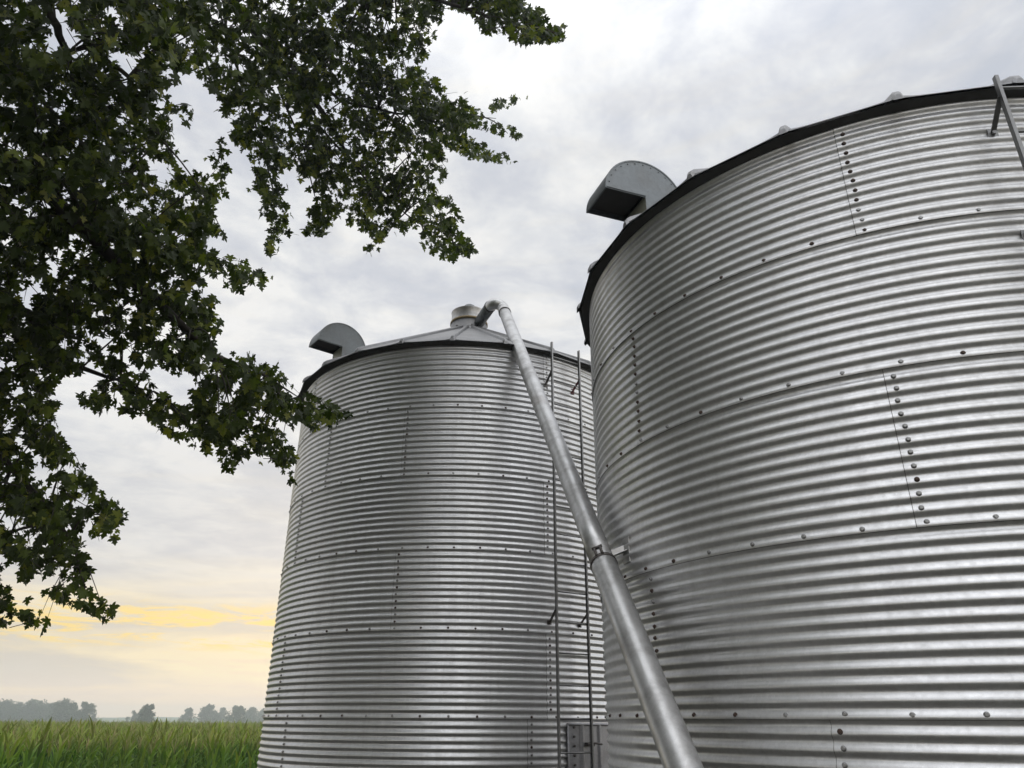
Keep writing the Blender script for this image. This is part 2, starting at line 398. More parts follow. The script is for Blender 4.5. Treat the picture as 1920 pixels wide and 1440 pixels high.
def gooseneck(root, c, az, rin, zopen, w, zr):
    """half-round hood: the opening runs from rin outwards for L, facing down"""
    L = w*1.12 if w > .3 else w*1.2
    L = .345
    er = Vector((cos(rad(az)), sin(rad(az)), 0)); et = Vector((-er.y, er.x, 0))
    if et.y < 0: et = -et        # et points away from the camera
    def PT_(r, t, z): return er*(rin+r)+et*t+Vector((0, 0, zopen+z))
    v = bpy.data.objects.new('roof_vent', None); COL.objects.link(v); v.parent = root
    # the hood: two side plates and the round back
    arc = [(L*cos(pi*i/28), L*sin(pi*i/28)) for i in range(29)]
    zb_back = zr(rin-L)-zopen-.02; zb_fr = zr(rin)-zopen-.02
    side = arc+[(-L, zb_back), (0, zb_fr), (0, 0)]
    m = MB(); th = .004
    for t0, t1 in ((0, th), (w-th, w)):
        A = [m.b.verts.new(PT_(x, t0, z)) for x, z in side]; B = [m.b.verts.new(PT_(x, t1, z)) for x, z in side]
        m.b.faces.new(A); m.b.faces.new(list(reversed(B)))
        for i in range(len(A)): m.b.faces.new((A[i], B[i], B[(i+1) % len(A)], A[(i+1) % len(A)]))
    sh = arc+[(-L, zb_back)]
    # rolled edge flange slightly proud of the side plates
    for sc, t0, t1 in ((1.0, -.004, w+.004),):
        o_ = [(x*1.0, z*1.0) for x, z in sh]; A = []; 
        for x, z in sh:
            k = 1.02; A.append([m.b.verts.new(PT_(x*k, t0, z*(k if z > 0 else 1))), m.b.verts.new(PT_(x*k, t1, z*(k if z > 0 else 1))), m.b.verts.new(PT_(x*.985, t1, z*(.985 if z > 0 else 1))), m.b.verts.new(PT_(x*.985, t0, z*(.985 if z > 0 else 1)))])
        for a, b_ in zip(A, A[1:]):
            for k in range(4): m.b.faces.new((a[k], b_[k], b_[(k+1) % 4], a[(k+1) % 4]))
        for a in (A[0], A[-1]): m.b.faces.new(a)
    for i in range(1, 14):      # screws along the folded edge
        a_ = pi*i/14; q = PT_(L*.93*cos(a_), -.001, L*.93*sin(a_)); m.tube([q+et*.002, q-et*.005], .0055, 6)
    m.build('hood', MAT_VENT, v)
    m = MB()      # front of the neck
    A = [m.b.verts.new(PT_(x, t, z)) for x, t, z in ((.0, .004, .02), (.0, w-.004, .02), (-.03, w-.004, zb_fr), (-.03, .004, zb_fr))]
    B = [m.b.verts.new(PT_(x, t, z)) for x, t, z in ((-.006, .004, .02), (-.006, w-.004, .02), (-.036, w-.004, zb_fr), (-.036, .004, zb_fr))]
    m.b.faces.new(A); m.b.faces.new(list(reversed(B)))
    for i in range(4): m.b.faces.new((A[i], B[i], B[(i+1) % 4], A[(i+1) % 4]))
    m.build('neck', MAT_NECK, v)
    m = MB()      # bird screen set a little way up inside the mouth
    sc_ = [(.005, .045), (L-.012, .045)]
    A = [m.b.verts.new(PT_(.004, .006, .05)), m.b.verts.new(PT_(L*.955, .006, .05)), m.b.verts.new(PT_(L*.955, w-.006, .05)), m.b.verts.new(PT_(.004, w-.006, .05))]
    m.b.faces.new(A)
    m.build('screen', MAT_VIN, v)
    m = MB()      # lip around the mouth
    for a, b_ in (((0, 0), (L, 0)), ((0, w), (L, w)), ((L, 0), (L, w))):
        p, q = PT_(a[0], a[1], .012), PT_(b_[0], b_[1], .012); m.tube([p, q], .007, 6)
    m.build('lip', MAT_VENT, v)
    # flashing on the roof
    m = MB(); cen = er*(rin-.17)+et*(w/2)
    A = [m.b.verts.new(er*(rin+r)+et*t+Vector((0, 0, zr(rin+r)+.034))) for r, t in ((.07, -.05), (.07, w+.05), (-.40, w+.05), (-.40, -.05))]
    B = [m.b.verts.new(v_.co-Vector((0, 0, .05))) for v_ in A]
    m.b.faces.new(A); m.b.faces.new(list(reversed(B)))
    for i in range(4): m.b.faces.new((A[i], B[i], B[(i+1) % 4], A[(i+1) % 4]))
    m.build('flashing', MAT_ROOF, v)
    return v
def ladder(root, az1, az2, r, z0, z1, brz, rail=(.030, .014), redbr=False, first=.24):
    ld = bpy.data.objects.new('ladder', None); COL.objects.link(ld); ld.parent = root
    azm = (az1+az2)/2; Rm = Matrix.Rotation(rad(azm), 3, 'Z')
    P1 = pol((0, 0), r, az1, 0); P2 = pol((0, 0), r, az2, 0)
    for Pp, sg in ((P1, 1), (P2, -1)):
        m = MB(); zc_ = (z0+z1)/2; h = z1-z0
        m.box(Pp+Vector((0, 0, zc_)), (rail[0], .004, h), Rm)                       # channel web
        for s_ in (-1, 1): m.box(Pp+Rm @ Vector((s_*(rail[0]/2-.002), sg*(rail[1]/2+.0022), 0))+Vector((0, 0, zc_)), (.004, rail[1], h), Rm)
        m.build('rail', MAT_RAIL, ld)
    z = z0+first
    while z < z1-.02:
        MB().tube([P1+Vector((0, 0, z)), P2+Vector((0, 0, z))], .0085, 8).build('rung', MAT_RAIL, ld)
        z += .3048
    for bz in brz:
        for i, Pp in enumerate((P1, P2)):
            dr = Vector((Pp.x, Pp.y, 0)).normalized(); m = MB()
            q = dr*(R_W+.004)+Vector((0, 0, bz-.10)); p = Pp+Vector((0, 0, bz+.02)); t = (p-q)
            Rb = t.to_track_quat('X', 'Z').to_matrix()
            m.box((p+q)/2, (t.length, .028, .005), Rb)
            m.box(q+dr*.002, (.006, .05, .07), Matrix.Rotation(math.atan2(dr.y, dr.x), 3, 'Z'))
            m.tube([q+dr*.004, q+dr*.022], .012, 6)
            m.build('bracket', MAT_REDBR if (redbr and i == 1 and bz > 4) else (MAT_DARKST if redbr else MAT_RAIL), ld)
    return ld

CL = (-.6708, 10.2036); CR = (2.949, 5.4682)
# ---- far bin (left in the picture)
def rustL(az, z, k, t): return (random.random() < .5)
binL, zrL, ztL, zeL = make_bin('grain_bin', 'farther corrugated steel grain bin with a round cap and elbow spout on its roof', CL, 7, 1.722,
    [[-144, -75], [-137.2, -68], [-144, -62.6], [-103.5], [-144.2, -62.8], [-131.3, -103.6], [-144.6, -62.3]], -90.7, (-172, -20), rustL)
gooseneck(binL, CL, -142, 2.03, 6.235, .285, zrL)
ladder(binL, -62, -52, 2.43, .25, 5.865, (5.46, 2.72), redbr=True)
# fill cap on the peak
zp = zrL(.27)
cap = bpy.data.objects.new('fill_cap', None); COL.objects.link(cap); cap.parent = binL
MB().lathe([(.34, zp-.06), (.30, zp+.02), (.285, zp+.03), (.28, zp+.16), (.272, zp+.165)], 40).build('collar', MAT_ROOF, cap)
MB().lathe([(.274, zp+.16), (.290, zp+.165), (.290, zp+.195), (.274, zp+.20)], 40).build('clamp_band', MAT_TAPE, cap)
MB().lathe([(.272, zp+.20), (.270, zp+.36), (.278, zp+.37), (.25, zp+.385), (.11, zp+.42), (.105, zp+.425)], 40).build('drum', MAT_PIPE, cap)
MB().lathe([(.105, zp+.42), (.105, zp+.47), (.085, zp+.51), (.05, zp+.535), (.001, zp+.542)], 24).build('top_knob', MAT_VENT, cap)
for k in range(8):
    a = rad(45*k+12); m = MB(); m.box(Vector((.30*cos(a), .30*sin(a), zp+.02)), (.03, .02, .04), Matrix.Rotation(a, 3, 'Z')); m.build('bolt_tab', MAT_DARKST, cap)
# wall door in the second course
dr = bpy.data.objects.new('door', None); COL.objects.link(dr); dr.parent = binL
V = []; F = []; ribs = [(-52.6, 1.1), (-49.3, .9), (-46.3, 1.2), (-40.0, 1.0)]
azs = np.arange(-57.3, -36, .2); zs_ = [.90, 1.25, 1.64, 1.655]
for z in zs_:
    for a in azs:
        h = .0
        for ra, rw in ribs: h += .020*math.exp(-((a-ra)/(.5*rw))**4)
        r_ = R_W+.016+h; V.append((r_*cos(rad(a)), r_*sin(rad(a)), z))
w = len(azs)
for i in range(3):
    for j in range(w-1): F.append((i*w+j, i*w+j+1, (i+1)*w+j+1, (i+1)*w+j))
link('panel', mesh_np('panel', V, F), MAT_DOOR, dr)
m = MB()
for i in range(len(azs)-1): pass
m.tube([pol((0, 0), R_W+.02, a, 1.658) for a in np.linspace(-57.3, -36, 14)], .014, 8)
m.build('top_frame', MAT_DOOR, dr)
m = MB(); m.tube([pol((0, 0), R_W+.022, -57.2, z) for z in (.90, 1.65)], .010, 8); m.build('side_frame', MAT_DOOR, dr)
m = MB(); p = pol((0, 0), R_W+.045, -50.6, 1.475); Rm = Matrix.Rotation(rad(-50.6), 3, 'Z')
m.box(p, (.05, .10, .035), Rm); m.tube([p+Rm @ Vector((.03, -.06, .0)), p+Rm @ Vector((.05, .02, .012)), p+Rm @ Vector((.035, .14, .0))], .011, 8)
m.build('handle', MAT_DARKST, dr, bevel=.004)
for i in range(9):
    m = MB(); p = pol((0, 0), R_W+.016, -55.2, .95+i*.085); m.tube([p, p+Vector((cos(rad(-55)), sin(rad(-55)), 0))*.014], .012, 6); m.build('door_bolt', MAT_DARKST, dr)

# ---- near bin (right in the picture)
def rustR(az, z, k, t):
    if k == 5: return random.random() < .8
    if az < -140: return random.random() < .7
    return random.random() < (.5 if z > 4 else .08)
binR, zrR, ztR, zeR = make_bin('grain_bin', 'nearer corrugated steel grain bin filling the right side, its roof peak unseen', CR, 6, 1.7115,
    [[-130.4], [-130.4], [-157.3], [-117.4], [-157.7], [-117.0]], -93.8, (-200, -60), rustR, dtop=.03)
gooseneck(binR, CR, -160, 2.03, 5.44, .34, zrR)
ladder(binR, -97.7, -87.5, 2.45, .25, 4.90, (4.74, 4.07, 2.3), rail=(.028, .015), first=.30)

# ------------------------------------------------------------------ fill pipe
def ray(x, y):
    a = (x-960)/FPX; b_ = (720-y)/FPX
    return rr*a+uu*b_+fw
E1 = EYE+ray(944.4, 581)*10.6; E2 = EYE+ray(1268.7, 1407)*3.42
dirp = (E2-E1).normalized()
tcol = ((EYE+ray(1131, 1046)*4.85)-E1).dot(dirp)+.07
pipe = empty('fill_pipe', (E1.x, E1.y, 0), 'long slanting galvanised pipe from the roof cap of the far bin past the near bin', 'pipe')
pin = Matrix.Translation(-Vector((E1.x, E1.y, 0)))
def PP(v): return Vector(v)-Vector((E1.x, E1.y, 0))
L1 = tcol; endz = .55; Lt = (endz-E1.z)/dirp.z
MB().tube([PP(E1+dirp*t) for t in np.linspace(0, L1+.12, 12)], .079, 28).build('upper_section', MAT_PIPE, pipe)
MB().tube([PP(E1+dirp*t) for t in np.linspace(L1, Lt, 12)], .0835, 28, caps=False).build('lower_section', MAT_PIPE, pipe)
m = MB(); m.tube([PP(E1+dirp*(Lt-.02)), PP(E1+dirp*(Lt+.30))], [.085, .13], 28, caps=False); m.build('spout_end', MAT_PIPE, pipe)
m = MB(); m.tube([PP(E1+dirp*(L1-.012)), PP(E1+dirp*(L1+.012))], .0885, 28); m.build('joint_band', MAT_DARKST, pipe)
# sleeve and elbow over to the cap
cap_c = Vector((CL[0], CL[1], zp+.26))
m = MB(); m.tube([PP(E1+dirp*.0), PP(E1+dirp*.17)], .084, 28); m.build('sleeve', MAT_PIPE, pipe)
A0 = E1
end = cap_c+Vector((.20, -.17, -.02))
SP = EYE+ray(919, 575)*10.85
end = EYE+ray(899, 604)*11.4
# bend by a Bezier through control points
def bez(p0, p1, p2, p3, n=14):
    out = []
    for i in range(n+1):
        t = i/n; out.append(p0*(1-t)**3+p1*3*t*(1-t)**2+p2*3*t*t*(1-t)+p3*t**3)
    return out
up = (SP-end).normalized()
bend = [E1]+bez(E1-dirp*.10, E1-dirp*.26, SP+up*.20, SP, 18)
MB().tube([PP(p) for p in bend], .080, 28).build('elbow', MAT_PIPE, pipe)
MB().tube([PP(SP+up*.02), PP(end)], .083, 28).build('inlet_stub', MAT_VENT, pipe)
m = MB(); m.tube([PP(SP+up*.012), PP(SP-up*.012)], .088, 28); m.build('joint_band', MAT_DARKST, pipe)
m = MB(); m.tube([PP(E1+dirp*.158), PP(E1+dirp*.180)], .088, 28); m.build('joint_band', MAT_DARKST, pipe)
# clamp and strut to the near bin
pc = E1+dirp*(L1-.05)
nb = Vector((pc.x-CR[0], pc.y-CR[1], 0)).normalized(); nb = Matrix.Rotation(rad(1.5), 3, 'Z') @ nb
wp = Vector((CR[0], CR[1], 0))+nb*(R_W+.004)+Vector((0, 0, pc.z+.06))
side_ = (wp-pc).normalized()
m = MB(); 
st = pc+side_*.07; t = wp-st; Rb = t.to_track_quat('X', 'Z').to_matrix()
m.box((wp+st)/2, (t.length+.04, .05, .006), Rb); m.box((wp+st)/2+Rb @ Vector((0, .024, .02)), (t.length+.04, .005, .045), Rb)
m.box(wp, (.012, .10, .16), Matrix.Rotation(math.atan2(nb.y, nb.x), 3, 'Z'))
for v in m.b.verts: v.co -= Vector((E1.x, E1.y, 0))
m.build('wall_bracket', MAT_PIPE, pipe, bevel=.002)
m = MB()
tocam = (EYE-pc).normalized(); fr_ = (tocam-dirp*tocam.dot(dirp)).normalized()
q = E1+dirp*(L1-.03)+fr_*.09
for s_ in (-.02, .02):
    sd_ = fr_.cross(dirp)*s_; m.tube([PP(q+sd_-dirp*.05), PP(q+sd_+dirp*.035)], .009, 8)
m.tube([PP(q-dirp*.045-fr_.cross(dirp)*.035), PP(q-dirp*.045+fr_.cross(dirp)*.035)], .010, 6)
m.build('clamp_bolt', MAT_DARKST, pipe)

# ------------------------------------------------------------------ instanced-geometry helper (baked into one mesh)
def bake(tv, tf, R, Pn):
    tv = np.asarray(tv, np.float32); tf = np.asarray(tf, np.int32)
    V = np.einsum('nij,kj->nki', R, tv)+Pn[:, None, :]
    F = tf[None]+(np.arange(len(Pn))*len(tv))[:, None, None]
    return V.reshape(-1, 3), F.reshape(-1, tf.shape[1])
def frames(tip, nrm, size, asp=None):
    """rows -> matrices with y=tip, z=normal"""
    y = tip/np.linalg.norm(tip, axis=1, keepdims=True)
    x = np.cross(y, nrm); x /= np.linalg.norm(x, axis=1, keepdims=True)+1e-9
    z = np.cross(x, y); M_ = np.stack([x, y, z], axis=2)*size[:, None, None]
    if asp is not None: M_[:, :, 0] *= asp[:, None]
    return M_

# ------------------------------------------------------------------ maple tree
half = [(.05, .0), (.20, -.10), (.40, -.08), (.36, .06), (.30, .17), (.46, .17), (.60, .26), (.74, .44), (.54, .46), (.42, .55), (.20, .47), (.25, .62), (.38, .74), (.20, .80), (.12, .92)]
outl = [(0, .02)]+half+[(0, 1.12)]+[(-x, y) for x, y in reversed(half)]
def leafz(x, y): return -.22*abs(x)-.16*(y-.3)**2
lv = [(0, .36, 0)]+[(x, y, leafz(x, y)) for x, y in outl]
lt = [(0, 1+i, 1+(i+1) % len(outl)) for i in range(len(outl))]
hs = [(.30, -.05), (.22, .18), (.68, .38), (.22, .50), (.30, .74)]
os_ = [(0, .02)]+hs+[(0, 1.12)]+[(-x, y) for x, y in reversed(hs)]
lvs = [(0, .36, 0)]+[(x, y, leafz(x, y)) for x, y in os_]; lts = [(0, 1+i, 1+(i+1) % len(os_)) for i in range(len(os_))]
def inpoly(px, py, poly):
    poly = np.asarray(poly, float); x0, y0 = poly[:, 0], poly[:, 1]; x1, y1 = np.roll(x0, -1), np.roll(y0, -1)
    c_ = np.zeros(px.shape, bool)
    for a, b_, c2, d in zip(x0, y0, x1, y1):
        if b_ == d: continue
        cond = ((b_ > py) != (d > py)) & (px < (c2-a)*(py-b_)/(d-b_)+a); c_ ^= cond
    return c_
BODY = [(-80, -80), (985, -80), (980, 0), (1000, 18), (1022, 12), (1030, 30), (1060, 45), (1060, 74), (1035, 84), (1010, 80), (985, 84), (975, 92), (960, 72), (930, 66), (900, 62), (890, 40), (862, 18), (835, 18), (822, 35), (812, 55), (815, 90), (800, 100), (785, 112), (800, 135), (815, 160), (840, 182), (855, 190), (858, 165), (868, 148), (878, 165), (876, 190), (890, 208), (910, 200), (930, 185), (960, 176), (998, 178), (996, 188), (965, 198), (930, 208), (912, 216), (935, 232), (962, 238), (982, 256), (968, 262), (935, 252), (900, 242), (880, 238), (870, 245), (890, 262), (915, 280), (945, 288), (966, 304), (955, 312), (925, 302), (890, 300), (862, 288), (840, 275), (828, 285), (830, 305), (846, 322), (832, 334), (812, 322), (795, 315), (815, 345), (840, 362), (858, 390), (860, 405), (878, 408), (872, 418), (858, 415), (850, 425), (870, 440), (900, 470), (890, 482), (862, 478), (850, 492), (828, 488), (812, 492), (800, 472), (798, 455), (775, 430), (750, 432), (735, 440), (722, 462), (705, 476), (692, 466), (690, 445), (680, 425), (660, 412), (640, 385), (632, 405), (622, 432), (600, 444), (575, 444), (568, 425), (580, 405), (582, 380), (592, 365), (585, 345), (565, 330), (535, 318), (528, 335), (532, 370), (545, 390), (560, 432), (545, 442), (530, 455), (522, 474), (495, 474), (488, 460), (505, 440), (492, 415), (482, 380), (474, 350), (470, 325), (455, 295), (440, 268), (432, 240), (425, 218), (408, 214), (402, 190), (398, 165), (372, 150), (362, 130), (352, 130), (340, 150), (350, 180), (320, 170), (322, 190), (350, 200), (372, 222), (378, 240), (365, 240), (350, 222), (322, 212), (325, 240), (330, 280), (338, 310), (345, 330), (372, 325), (382, 335), (392, 325), (385, 310), (395, 280), (396, 262), (418, 262), (424, 290), (438, 310), (430, 330), (425, 360), (415, 385), (395, 388), (390, 395), (410, 415), (422, 430), (420, 448), (400, 450), (398, 468), (430, 475), (455, 492), (478, 504), (505, 505), (514, 525), (500, 545), (490, 530), (470, 538), (448, 545), (440, 558), (425, 535), (405, 530), (405, 520), (385, 515), (378, 505), (382, 540), (385, 560), (400, 568), (410, 590), (422, 618), (422, 640), (404, 628), (398, 650), (415, 660), (435, 660), (455, 655), (475, 665), (500, 672), (508, 665), (508, 680), (520, 690), (545, 710), (560, 735), (590, 744), (618, 752), (655, 776), (636, 802), (612, 800), (592, 806), (575, 798), (555, 800), (540, 790), (520, 786), (512, 800), (528, 812), (545, 835), (560, 838), (552, 860), (548, 900), (538, 900), (520, 880), (505, 870), (500, 850), (480, 870), (455, 868), (430, 892), (415, 860), (395, 862), (375, 845), (350, 838), (335, 820), (310, 822), (290, 800), (262, 785), (240, 775), (218, 775), (208, 750), (200, 775), (175, 785), (155, 768), (148, 745), (170, 730), (190, 718), (200, 690), (175, 680), (150, 665), (142, 690), (165, 710), (140, 700), (125, 710), (110, 735), (115, 770), (128, 800), (140, 835), (142, 860), (165, 868), (178, 895), (188, 935), (215, 930), (232, 945), (232, 985), (215, 1012), (200, 1022), (190, 1005), (165, 995), (160, 1015), (148, 1030), (150, 1050), (185, 1060), (185, 1080), (168, 1075), (160, 1095), (175, 1105), (165, 1115), (185, 1130), (225, 1138), (230, 1150), (215, 1165), (195, 1158), (180, 1168), (150, 1168), (150, 1145), (130, 1140), (112, 1142), (105, 1120), (78, 1118), (80, 1095), (95, 1080), (70, 1080), (50, 1090), (30, 1072), (28, 1055), (15, 1045), (-80, 1050)]
SPRAY = [(-80, 1055), (5, 1055), (10, 1095), (28, 1130), (50, 1125), (66, 1148), (85, 1152), (100, 1148), (92, 1165), (85, 1185), (72, 1170), (62, 1185), (52, 1170), (35, 1168), (10, 1182), (-80, 1185)]
HOLES = [[(95, 15), (125, 18), (135, 60), (140, 95), (120, 85), (100, 95), (85, 80), (100, 60)], [(205, 95), (235, 90), (250, 110), (252, 145), (235, 150), (215, 130)],
         [(270, 300), (300, 302), (322, 320), (318, 340), (290, 335), (272, 318)], [(180, 640), (210, 628), (215, 650), (200, 668), (182, 660)], [(82, 490), (108, 482), (112, 510), (95, 525), (82, 512)],
         [(278, 682), (300, 692), (325, 708), (352, 704), (372, 712), (378, 690), (372, 735), (350, 758), (330, 750), (318, 738), (298, 722), (282, 700)],
         [(108, 775), (128, 780), (145, 800), (150, 840), (130, 835), (115, 810)], [(62, 855), (90, 870), (100, 900), (75, 905), (55, 885)], [(0, 665), (20, 672), (25, 700), (8, 705), (-10, 690)],
         [(65, 525), (85, 540), (62, 560), (45, 545)], [(512, 168), (530, 160), (528, 182), (515, 185)], [(400, 105), (412, 100), (416, 118), (402, 122)],
         [(10, 855), (28, 862), (25, 885), (5, 880)], [(135, 930), (160, 945), (150, 965), (130, 955)], [(0, 955), (20, 962), (15, 985), (-8, 980)]]
DPT = [(100, 1100, 6.2), (60, 800, 6.4), (100, 600, 6.3), (60, 300, 5.6), (100, 60, 5.2), (300, 100, 5.4), (420, 120, 7.4), (520, 300, 8.8), (750, 200, 9.6), (950, 220, 10.6), (1000, 50, 7.6), (850, 460, 9.2), (620, 780, 7.3), (450, 530, 6.8), (350, 700, 6.6), (500, 430, 9.4), (380, 300, 8.5), (300, 450, 6.0), (600, 60, 8.4), (700, 400, 9.4), (400, 380, 6.6), (220, 1150, 6.0), (830, 60, 8.6)]
DP = np.array(DPT)
def depth(px, py):
    d2 = (px[:, None]-DP[:, 0])**2+(py[:, None]-DP[:, 1])**2+400.; w_ = 1/d2**1.5; return (w_*DP[:, 2]).sum(1)/w_.sum(1)
def inside(px, py):
    am = np.where(px > 840, .15, 1.0)
    px, py = px+am*(8*np.sin(py*.15+2*np.sin(px*.05))+5*np.sin(py*.41)), py+am*(8*np.sin(px*.17+2*np.sin(py*.06)+1)+5*np.sin(px*.37))
    m_ = inpoly(px, py, BODY) | inpoly(px, py, SPRAY)
    for h in HOLES: m_ &= ~inpoly(px, py, h)
    return m_
rrn, uun, fwn, En = map(np.array, (rr, uu, fw, EYE))
def unproj(px, py, D): return En+D[:, None]*(((px-960)/FPX)[:, None]*rrn+((720-py)/FPX)[:, None]*uun+fwn)
def project(Pn):
    q = Pn-En; D = q@fwn; return 960+FPX*(q@rrn)/D, 720-FPX*(q@uun)/D, D
TRUNK = np.array([-6.6, 5.2, 0.])
def crown_leaves(n_clusters, per=9):
    # twig clusters inside the part of the crown that hangs into view
    px = rng.uniform(-80, 1070, n_clusters*7); py = rng.uniform(-80, 1190, n_clusters*7)
    k = inside(px, py); px, py = px[k][:n_clusters], py[k][:n_clusters]; print('clusters', len(px))
    D_ = depth(px, py); k = rng.random(len(px)) < (D_/9.5)**1.3*.8+(px > 840)*.2; px, py = px[k], py[k]
    D = depth(px, py)+rng.normal(0, .42, len(px)); c0 = unproj(px, py, D)
    out = c0-(TRUNK+np.array([0, 0, 7.])); out /= np.linalg.norm(out, axis=1, keepdims=True)
    tw = out*.8+rng.normal(0, .55, out.shape)+np.array([0, 0, -.35]); tw /= np.linalg.norm(tw, axis=1, keepdims=True)
    ln_ = rng.uniform(.14, .34, len(px))
    C = []; T = []; Tw = []
    for i in range(per):
        s_ = rng.uniform(-.5, .5, len(px))
        C.append(c0+tw*(ln_*s_)[:, None]+rng.normal(0, .045, c0.shape)); T.append(tw)
    C = np.concatenate(C); T = np.concatenate(T)
    return c0, tw, ln_, C, T
c0, tw, ln_, C, T = crown_leaves(6800, 9)
def leafset(C, T, size_m, droop=1.0, jit=.48):
    tip = T*.35+np.array([0, 0, -droop])+rng.normal(0, jit, C.shape)
    nrm = np.array([0, 0, .75])+rng.normal(0, .6, C.shape)
    size = size_m*rng.uniform(.62, 1.18, len(C)); return tip, nrm, size
tip, nrm, size = leafset(C, T, .082); size *= np.where(rng.random(len(size)) < .3, .68, 1.0)
# keep a leaf only where its middle and tip stay in the drawn crown outline
tn = tip/np.linalg.norm(tip, axis=1, keepdims=True)
mid = C+tn*(size*.45)[:, None]; tp = C+tn*(size*1.0)[:, None]
mx, my, _ = project(mid); tx, ty, _ = project(tp); bx, by, _ = project(C)
loose = np.where(_ > 8.3, .75, .45)
keep = inside(mx, my) & (inside(tx, ty) | (rng.random(len(mx)) < loose)) & (inside(bx, by) | (rng.random(len(mx)) < loose+.15))
# small natural openings
def gapnoise(x, y):
    return np.sin(x*.061+1.3*np.sin(y*.043))+np.sin(y*.071+1.7*np.sin(x*.037+2))+.6*np.sin(x*.15+y*.11)+.6*np.sin(y*.17-x*.09+1)
gp = gapnoise(mx, my)
keep &= ~((gp > np.where(my > 620, 1.25, np.where(mx > 840, 2.4, 1.5))) & (rng.random(len(mx)) < .9))
C, tip, nrm, size = C[keep], tip[keep], nrm[keep], size[keep]
V1, F1 = bake(lv, lt, frames(tip, nrm, size, rng.uniform(.8, 1.1, len(C))), C)
# the rest of the crown, outside the picture
n = 26000
u = rng.normal(0, 1, (n, 3)); u /= np.linalg.norm(u, axis=1, keepdims=True)
rad3 = rng.uniform(.45, 1, n)**.6
Pc = np.array([-7.0, 3.6, 8.0])+u*rad3[:, None]*np.array([5.2, 7.6, 5.2])
lump = np.sin(Pc[:, 0]*1.9)+np.sin(Pc[:, 1]*1.7+1)+np.sin(Pc[:, 2]*2.1+2)
qx, qy, D = project(Pc)
ok = ((D < .3) | (qx < -60) | (qx > 1980) | (qy < -60) | (qy > 1500)) & (lump > -1.6) & (np.linalg.norm(Pc-En, axis=1) > 2.6) & (Pc[:, 2] > 2.6)
ok &= ~((D > 0) & (qx > 1000)); ok &= ~((Pc[:, 0] > -.6) & (Pc[:, 1] < 7))
Pc = Pc[ok]; T2 = u[ok]
t2, n2_, s2 = leafset(Pc, T2, .17)
V2, F2 = bake(lvs, lts, frames(t2, n2_, s2), Pc)
V_ = np.concatenate([V1, V2]); F_ = np.concatenate([F1, F2+len(V1)])
ml, g, b = newmat('maple_leaf')
ge = g.n('ShaderNodeNewGeometry'); ri = ge.outputs['Random Per Island']
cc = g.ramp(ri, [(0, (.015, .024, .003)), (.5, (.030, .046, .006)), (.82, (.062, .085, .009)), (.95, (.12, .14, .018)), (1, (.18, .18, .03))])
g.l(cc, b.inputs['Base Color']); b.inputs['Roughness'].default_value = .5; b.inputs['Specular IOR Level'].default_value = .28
tr = g.n('ShaderNodeBsdfTranslucent'); g.l(g.mix(1., cc, (1.5, 1.7, .5), 'MULTIPLY'), tr.inputs[0])
mx_ = g.n('ShaderNodeMixShader'); mx_.inputs[0].default_value = .38; g.l(b.outputs[0], mx_.inputs[1]); g.l(tr.outputs[0], mx_.inputs[2])
g.l(mx_.outputs[0], ml.node_tree.nodes['Material Output'].inputs[0])
bark = plain('maple_bark', (.035, .028, .022), .9, 0, 14, .4, .5)
maple = empty('maple_tree', tuple(TRUNK), 'large leafy maple tree with dark drooping branches hanging in from the upper left', 'tree')
off = TRUNK
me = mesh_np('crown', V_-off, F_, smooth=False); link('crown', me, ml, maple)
def TV(p): return Vector(p)-Vector(TRUNK)
m = MB(); m.tube([TV(TRUNK+np.array(p)) for p in ((0, 0, -.9), (0, 0, 0), (.05, 0, 1.5), (-.05, .05, 3.2), (.1, -.05, 5), (0, .1, 7.5), (.1, 0, 10), (.2, .1, 12.4))], [.52, .40, .33, .30, .26, .19, .11, .04], 20)
m.build('trunk', bark, maple)
def U(x, y, D): return Vector(unproj(np.array([x], float), np.array([y], float), np.array([D], float))[0])
